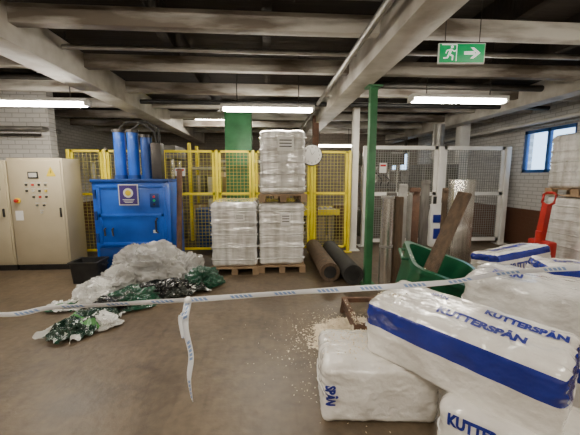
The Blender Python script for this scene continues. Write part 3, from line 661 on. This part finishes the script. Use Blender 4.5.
def sheet(label,px,py,Y,size,hgt,seed,m,rz=0,cat='plastic bag',name='plastic_sheet',n=84,fold=.09):
    x0=at(px,py,Y=Y).x; bm=bmesh.new(); uvl=bm.loops.layers.uv.new('UVMap'); g=[]
    for i in range(n+1):
        row=[]
        for j in range(n+1):
            u,v=2*i/n-1,2*j/n-1
            s_=Vector((u,v,seed*3.3))
            edge=1+.22*noise.noise(Vector((math.atan2(v,u)*1.1,seed,0)))
            x=u*size[0]/2*edge+.10*noise.noise(s_*2.1); y=v*size[1]/2*edge+.10*noise.noise(s_*2.1+Vector((9,4,0)))
            r=max(abs(u),abs(v)); fall=max(0,1-r**3)
            w=s_+.45*Vector((noise.noise(s_*1.4),noise.noise(s_*1.4+Vector((3,3,3))),0))
            k=crease(Vector((w.x*.8,w.y*1.7,w.z)),1.5,seed,2); k2=crease(w,4.6,seed+2,2)
            lo=.6+.6*noise.noise(s_*1.2+Vector((0,0,7)))
            z=hgt*fall*max(.15,lo)+fold*(.35+.65*fall)*max(-.2,k)+fold*.38*k2
            row.append(bm.verts.new((x,y,max(.004+.006*max(0,k2),z+.012))))
        g.append(row)
    for i in range(n):
        for j in range(n):
            f=bm.faces.new((g[i][j],g[i+1][j],g[i+1][j+1],g[i][j+1])); f.smooth=True
            for lp,(a,b) in zip(f.loops,((i,j),(i+1,j),(i+1,j+1),(i,j+1))): lp[uvl].uv=(a/n,b/n)
    me=bpy.data.meshes.new(name); bm.to_mesh(me); bm.free(); me.materials.append(M[m]); o=bpy.data.objects.new(name,me); C.objects.link(o)
    o.location=(x0,Y,0); o.rotation_euler=(0,0,rz); tag(o,label,cat,HG); return o
lump('largest bundle of crumpled clear plastic film, directly before the baler door',150,262,4.6,(.8,.5,.62),1,'clear','plastic film',name='plastic_film',f=1.7,amp=.26)
lump('puffy clear bag right of the largest clear bundle, before the rusty pipe',182,258,4.75,(.46,.42,.48),9,'clear',rz=R(70),amp=.26)
lump('puffy grey clear bag left of the largest clear bundle',118,278,4.3,(.46,.44,.36),4,'clear',rz=R(10),amp=.26)
lump('crumpled white bag at the left side of the heap',97,290,4.0,(.34,.42,.28),15,'wbag',rz=R(25),amp=.26)
lump('dark green crumpled bag in the middle of the heap front',132,300,3.9,(.46,.36,.22),3,'gbag',rz=R(30),amp=.28)
lump('small black bag between the white bag and the dark green one',112,306,3.72,(.34,.3,.17),16,'kbag',rz=R(-10),amp=.28)
lump('shiny black plastic bag at the right front of the heap',166,288,4.15,(.52,.32,.22),5,'kbag',rz=R(8),amp=.28)
lump('dark green bag at the right end of the heap near the wrapped pallets',203,268,4.5,(.40,.36,.26),17,'gbag',rz=R(40),amp=.28)
sheet('dark green printed plastic sheet nearest the camera in the heap',85,322,3.3,(.42,.7),.10,2,'gprint',R(-22),fold=.09)
sheet('black and white printed sheet lying before the dark green end bag',190,281,4.3,(.42,.36),.06,6,'gprint2',R(30),fold=.08)
sheet('thin white plastic sheet lying flat at the far left of the heap',68,302,3.85,(.42,.32),.03,7,'wprint',R(15),fold=.05)
lump('small white scrap bag in front of the heap beside the printed sheet',104,324,3.35,(.26,.24,.12),18,'wbag',rz=R(-30),amp=.28)
# ------------------------------------------------------------ wood shavings spill
bpy.context.view_layer.update(); dg=bpy.context.evaluated_depsgraph_get()
mb=MB(); cs=at(356,338,z=0)
def H(x,y):
    g=math.exp(-(x*x*9+y*y*10)); return .085*g*(1+1.0*noise.noise(Vector((x*6,y*6,3))))
n=60; vs=[];fs=[]
for i in range(n+1):
    for j in range(n+1):
        x=(i/n-.5)*1.2; y=(j/n-.5)*1.1
        vs.append(Vector((cs.x+x,cs.y+y,max(-.004,H(x,y)-.012+.008*noise.noise(Vector((x*34,y*34,1)))))))
for i in range(n):
    for j in range(n): fs.append((i*(n+1)+j,(i+1)*(n+1)+j,(i+1)*(n+1)+j+1,i*(n+1)+j+1))
fs=[f for f in fs if max(vs[k].z for k in f)>0]
mb.add(vs,fs)
def flake(c,s):
    e=Euler((random.uniform(-.7,.7),random.uniform(-.7,.7),random.uniform(0,6.3))).to_matrix(); w=s*random.uniform(.4,.9)
    mb.add([c+e@Vector((-s,-w,0)),c+e@Vector((s,-w,0)),c+e@Vector((s,w,.3*s)),c+e@Vector((-s,w,.2*s))],[(0,1,2,3)])
def drop(x,y,s,zmax=.8):
    ok,loc,nr,_,ob,_=SC.ray_cast(dg,Vector((x,y,zmax)),Vector((0,0,-1)))
    if ok and nr.z>.5 and ob.name.split('.')[0] in ('floor','wrapped_body'): flake(loc+Vector((0,0,.004)),s)
for k in range(5000):
    x,y=random.gauss(0,.22),random.gauss(0,.21)
    ok,loc,nr,_,ob,_=SC.ray_cast(dg,Vector((cs.x+x,cs.y+y,.95)),Vector((0,0,-1)))
    if ok and ob.name=='floor': flake(Vector((cs.x+x,cs.y+y,max(.005,H(x,y)-.008+random.uniform(0,.012)))),random.uniform(.003,.009))
    elif ok and nr.z>.5 and k%3==0: flake(loc+Vector((0,0,.004)),random.uniform(.003,.008))
for k in range(1500): drop(cs.x-.04+random.gauss(0,.34),cs.y+random.gauss(-.05,.34),random.uniform(.002,.005))
for k in range(500): drop(random.gauss(.66,.16),random.gauss(2.14,.15),random.uniform(.003,.007))
o=mb.build('wood_shavings','shav',smooth=False); tag(o,'pale loose wood shavings spilled on the floor beside the white bale','shavings',kind='stuff')
# ------------------------------------------------------------ exit sign
p=at(461.5,53.5,Y=2.95); t=thing('exit_sign','green hanging exit sign with running figure and arrow pointing right','sign',p,R(-4))
W,H_=.47,.185; t.scale=(.88,1,.88)
MB().box((0,0,0),(W,.02,H_),bev=.004).build('panel','exitg',t)
MB().box((0,.004,0),(W+.02,.02,H_+.02),bev=.004).build('backing_frame','white',t)
for s in (-1,1): MB().cyl((s*.18,0,H_/2),(s*.18,0,(ZC-p.z)/.88),.004,n=6).build('hanging_wire','dark',t)
def cap(mb,a,b,w,y=-.0135):
    a=Vector((a[0],0,a[1]));b=Vector((b[0],0,b[1])); d=(b-a); an=math.atan2(d.z,d.x); v=[]
    for k in range(9): th=an+PI/2+PI*k/8; v.append((a.x+w*math.cos(th),y,a.z+w*math.sin(th)))
    for k in range(9): th=an-PI/2+PI*k/8; v.append((b.x+w*math.cos(th),y,b.z+w*math.sin(th)))
    mb.add(v,[tuple(range(18))])
mb=MB(); ox=-.12
cap(mb,(ox+.012,.060),(ox+.0125,.0605),.0145); cap(mb,(ox,.03),(ox-.016,-.01),.0125,-.0136); cap(mb,(ox+.002,.034),(ox+.038,.016),.0058,-.0138); cap(mb,(ox+.038,.016),(ox+.055,.028),.0055,-.0134)
cap(mb,(ox-.002,.034),(ox-.04,.026),.0058,-.0137); cap(mb,(ox-.04,.026),(ox-.05,.0),.0055,-.0133)
cap(mb,(ox-.014,-.012),(ox+.022,-.03),.0085,-.0139); cap(mb,(ox+.022,-.03),(ox+.02,-.066),.0072,-.0132)
cap(mb,(ox-.018,-.012),(ox-.034,-.046),.0085,-.0131); cap(mb,(ox-.034,-.046),(ox-.07,-.05),.0072,-.013)
mb.build('running_figure','exitw',t)
mb=MB()
for (x0,x1,z0,z1) in ((-.215,-.055,.078,.086),(-.063,-.055,-.08,.078)): mb.add([(x0,-.0125,z0),(x1,-.0125,z0),(x1,-.0125,z1),(x0,-.0125,z1)],[(0,1,2,3)])
mb.build('door_outline','exitw',t)
mb=MB(); y=-.0135
mb.add([(.02,y,-.016),(.13,y,-.016),(.13,y,.016),(.02,y,.016)],[(0,1,2,3)])
mb.add([(.12,y-.0003,.055),(.19,y-.0003,0),(.12,y-.0003,-.055),(.085,y-.0003,-.055),(.145,y-.0003,0),(.085,y-.0003,.055)],[(0,1,4,5),(1,2,3,4)])
mb.build('arrow','exitw',t)
# ------------------------------------------------------------ barrier tape
def ribbon(pts,w,name,parent,tw0=0,tw1=0,wob=.0,seg=160):
    P=[Vector(p) for p in pts]; P=[P[0]*2-P[1]]+P+[P[-1]*2-P[-2]]; S=[]
    for i in range(1,len(P)-2):
        for k in range(seg//(len(P)-3)):
            u=k/(seg//(len(P)-3)); a,b,c,d=P[i-1:i+3]
            S.append(.5*((2*b)+(c-a)*u+(2*a-5*b+4*c-d)*u*u+(3*b-a-3*c+d)*u**3))
    S.append(P[-2])
    bm=bmesh.new(); uvl=bm.loops.layers.uv.new('UVMap'); rows=[];l=0;ls=[]
    for i,p in enumerate(S):
        if i: l+=(p-S[i-1]).length
        ls.append(l); t=(S[min(i+1,len(S)-1)]-S[max(i-1,0)]).normalized()
        side=Vector((0,0,1)) if abs(t.z)<.8 else Vector((1,0,0))
        side=(side-t*side.dot(t)).normalized(); n=t.cross(side)
        a=tw0+(tw1-tw0)*i/len(S)+wob*noise.noise(Vector((l*1.3,seg,0)))
        dr=side*math.cos(a)+n*math.sin(a)
        ww=w*(1-.2*abs(noise.noise(Vector((l*2.1,4,0)))))
        rows.append([bm.verts.new(p+dr*ww*(j/2-.5)+n*(.004 if j==1 else 0)) for j in range(3)])
    for i in range(len(S)-1):
        for j in range(2):
            f=bm.faces.new((rows[i][j],rows[i+1][j],rows[i+1][j+1],rows[i][j+1])); f.smooth=True
            for lp,(a,b) in zip(f.loops,((i,j),(i+1,j),(i+1,j+1),(i,j+1))): lp[uvl].uv=(ls[a],b/2)
    me=bpy.data.meshes.new(name); bm.to_mesh(me); bm.free(); me.materials.append(M['tape']); o=bpy.data.objects.new(name,me); C.objects.link(o); o.parent=parent; return o
kn=at(188,300,Y=1.9)
t=thing('barrier_tape','white and blue barrier tape strung across the view with a hanging end','tape',kn)
L0=[at(-60,311,Y=2.0),at(60,307,Y=1.95),kn]; L0=[Vector((XL+.04,2.6,1.0))]+L0
R0=[kn,at(300,292,Y=1.93),at(440,283,Y=1.85),at(590,267,Y=1.72),Vector((XR-.04,1.6,1.15))]
ribbon([p-kn for p in L0],.036,'tape_strip',t,0,R(25),.6); ribbon([p-kn for p in R0],.038,'tape_strip',t,R(10),0,.7,200)
tail=[kn,at(185,325,Y=1.88),at(191,355,Y=1.88),at(189,378,Y=1.89),at(192,400,Y=1.9)]
ribbon([p-kn for p in tail],.046,'tape_tail',t,0,R(60),.6,60)
tail=[kn,at(186,312,Y=1.86),at(180,318,Y=1.87),at(183,338,Y=1.87)]
ribbon([p-kn for p in tail],.026,'tape_tail',t,0,R(30),.4,30)
mb=MB(); bmesh.ops.create_icosphere(mb.bm,subdivisions=3,radius=.018)
for v in mb.bm.verts: v.co*=1+.4*crease(v.co.normalized(),2,2)
mb.build('knot','paper',t)
# ------------------------------------------------------------ world
w=bpy.data.worlds.new('world'); SC.world=w; w.use_nodes=True
bg=w.node_tree.nodes['Background']; bg.inputs[0].default_value=(.55,.76,1.0,1); bg.inputs[1].default_value=4.
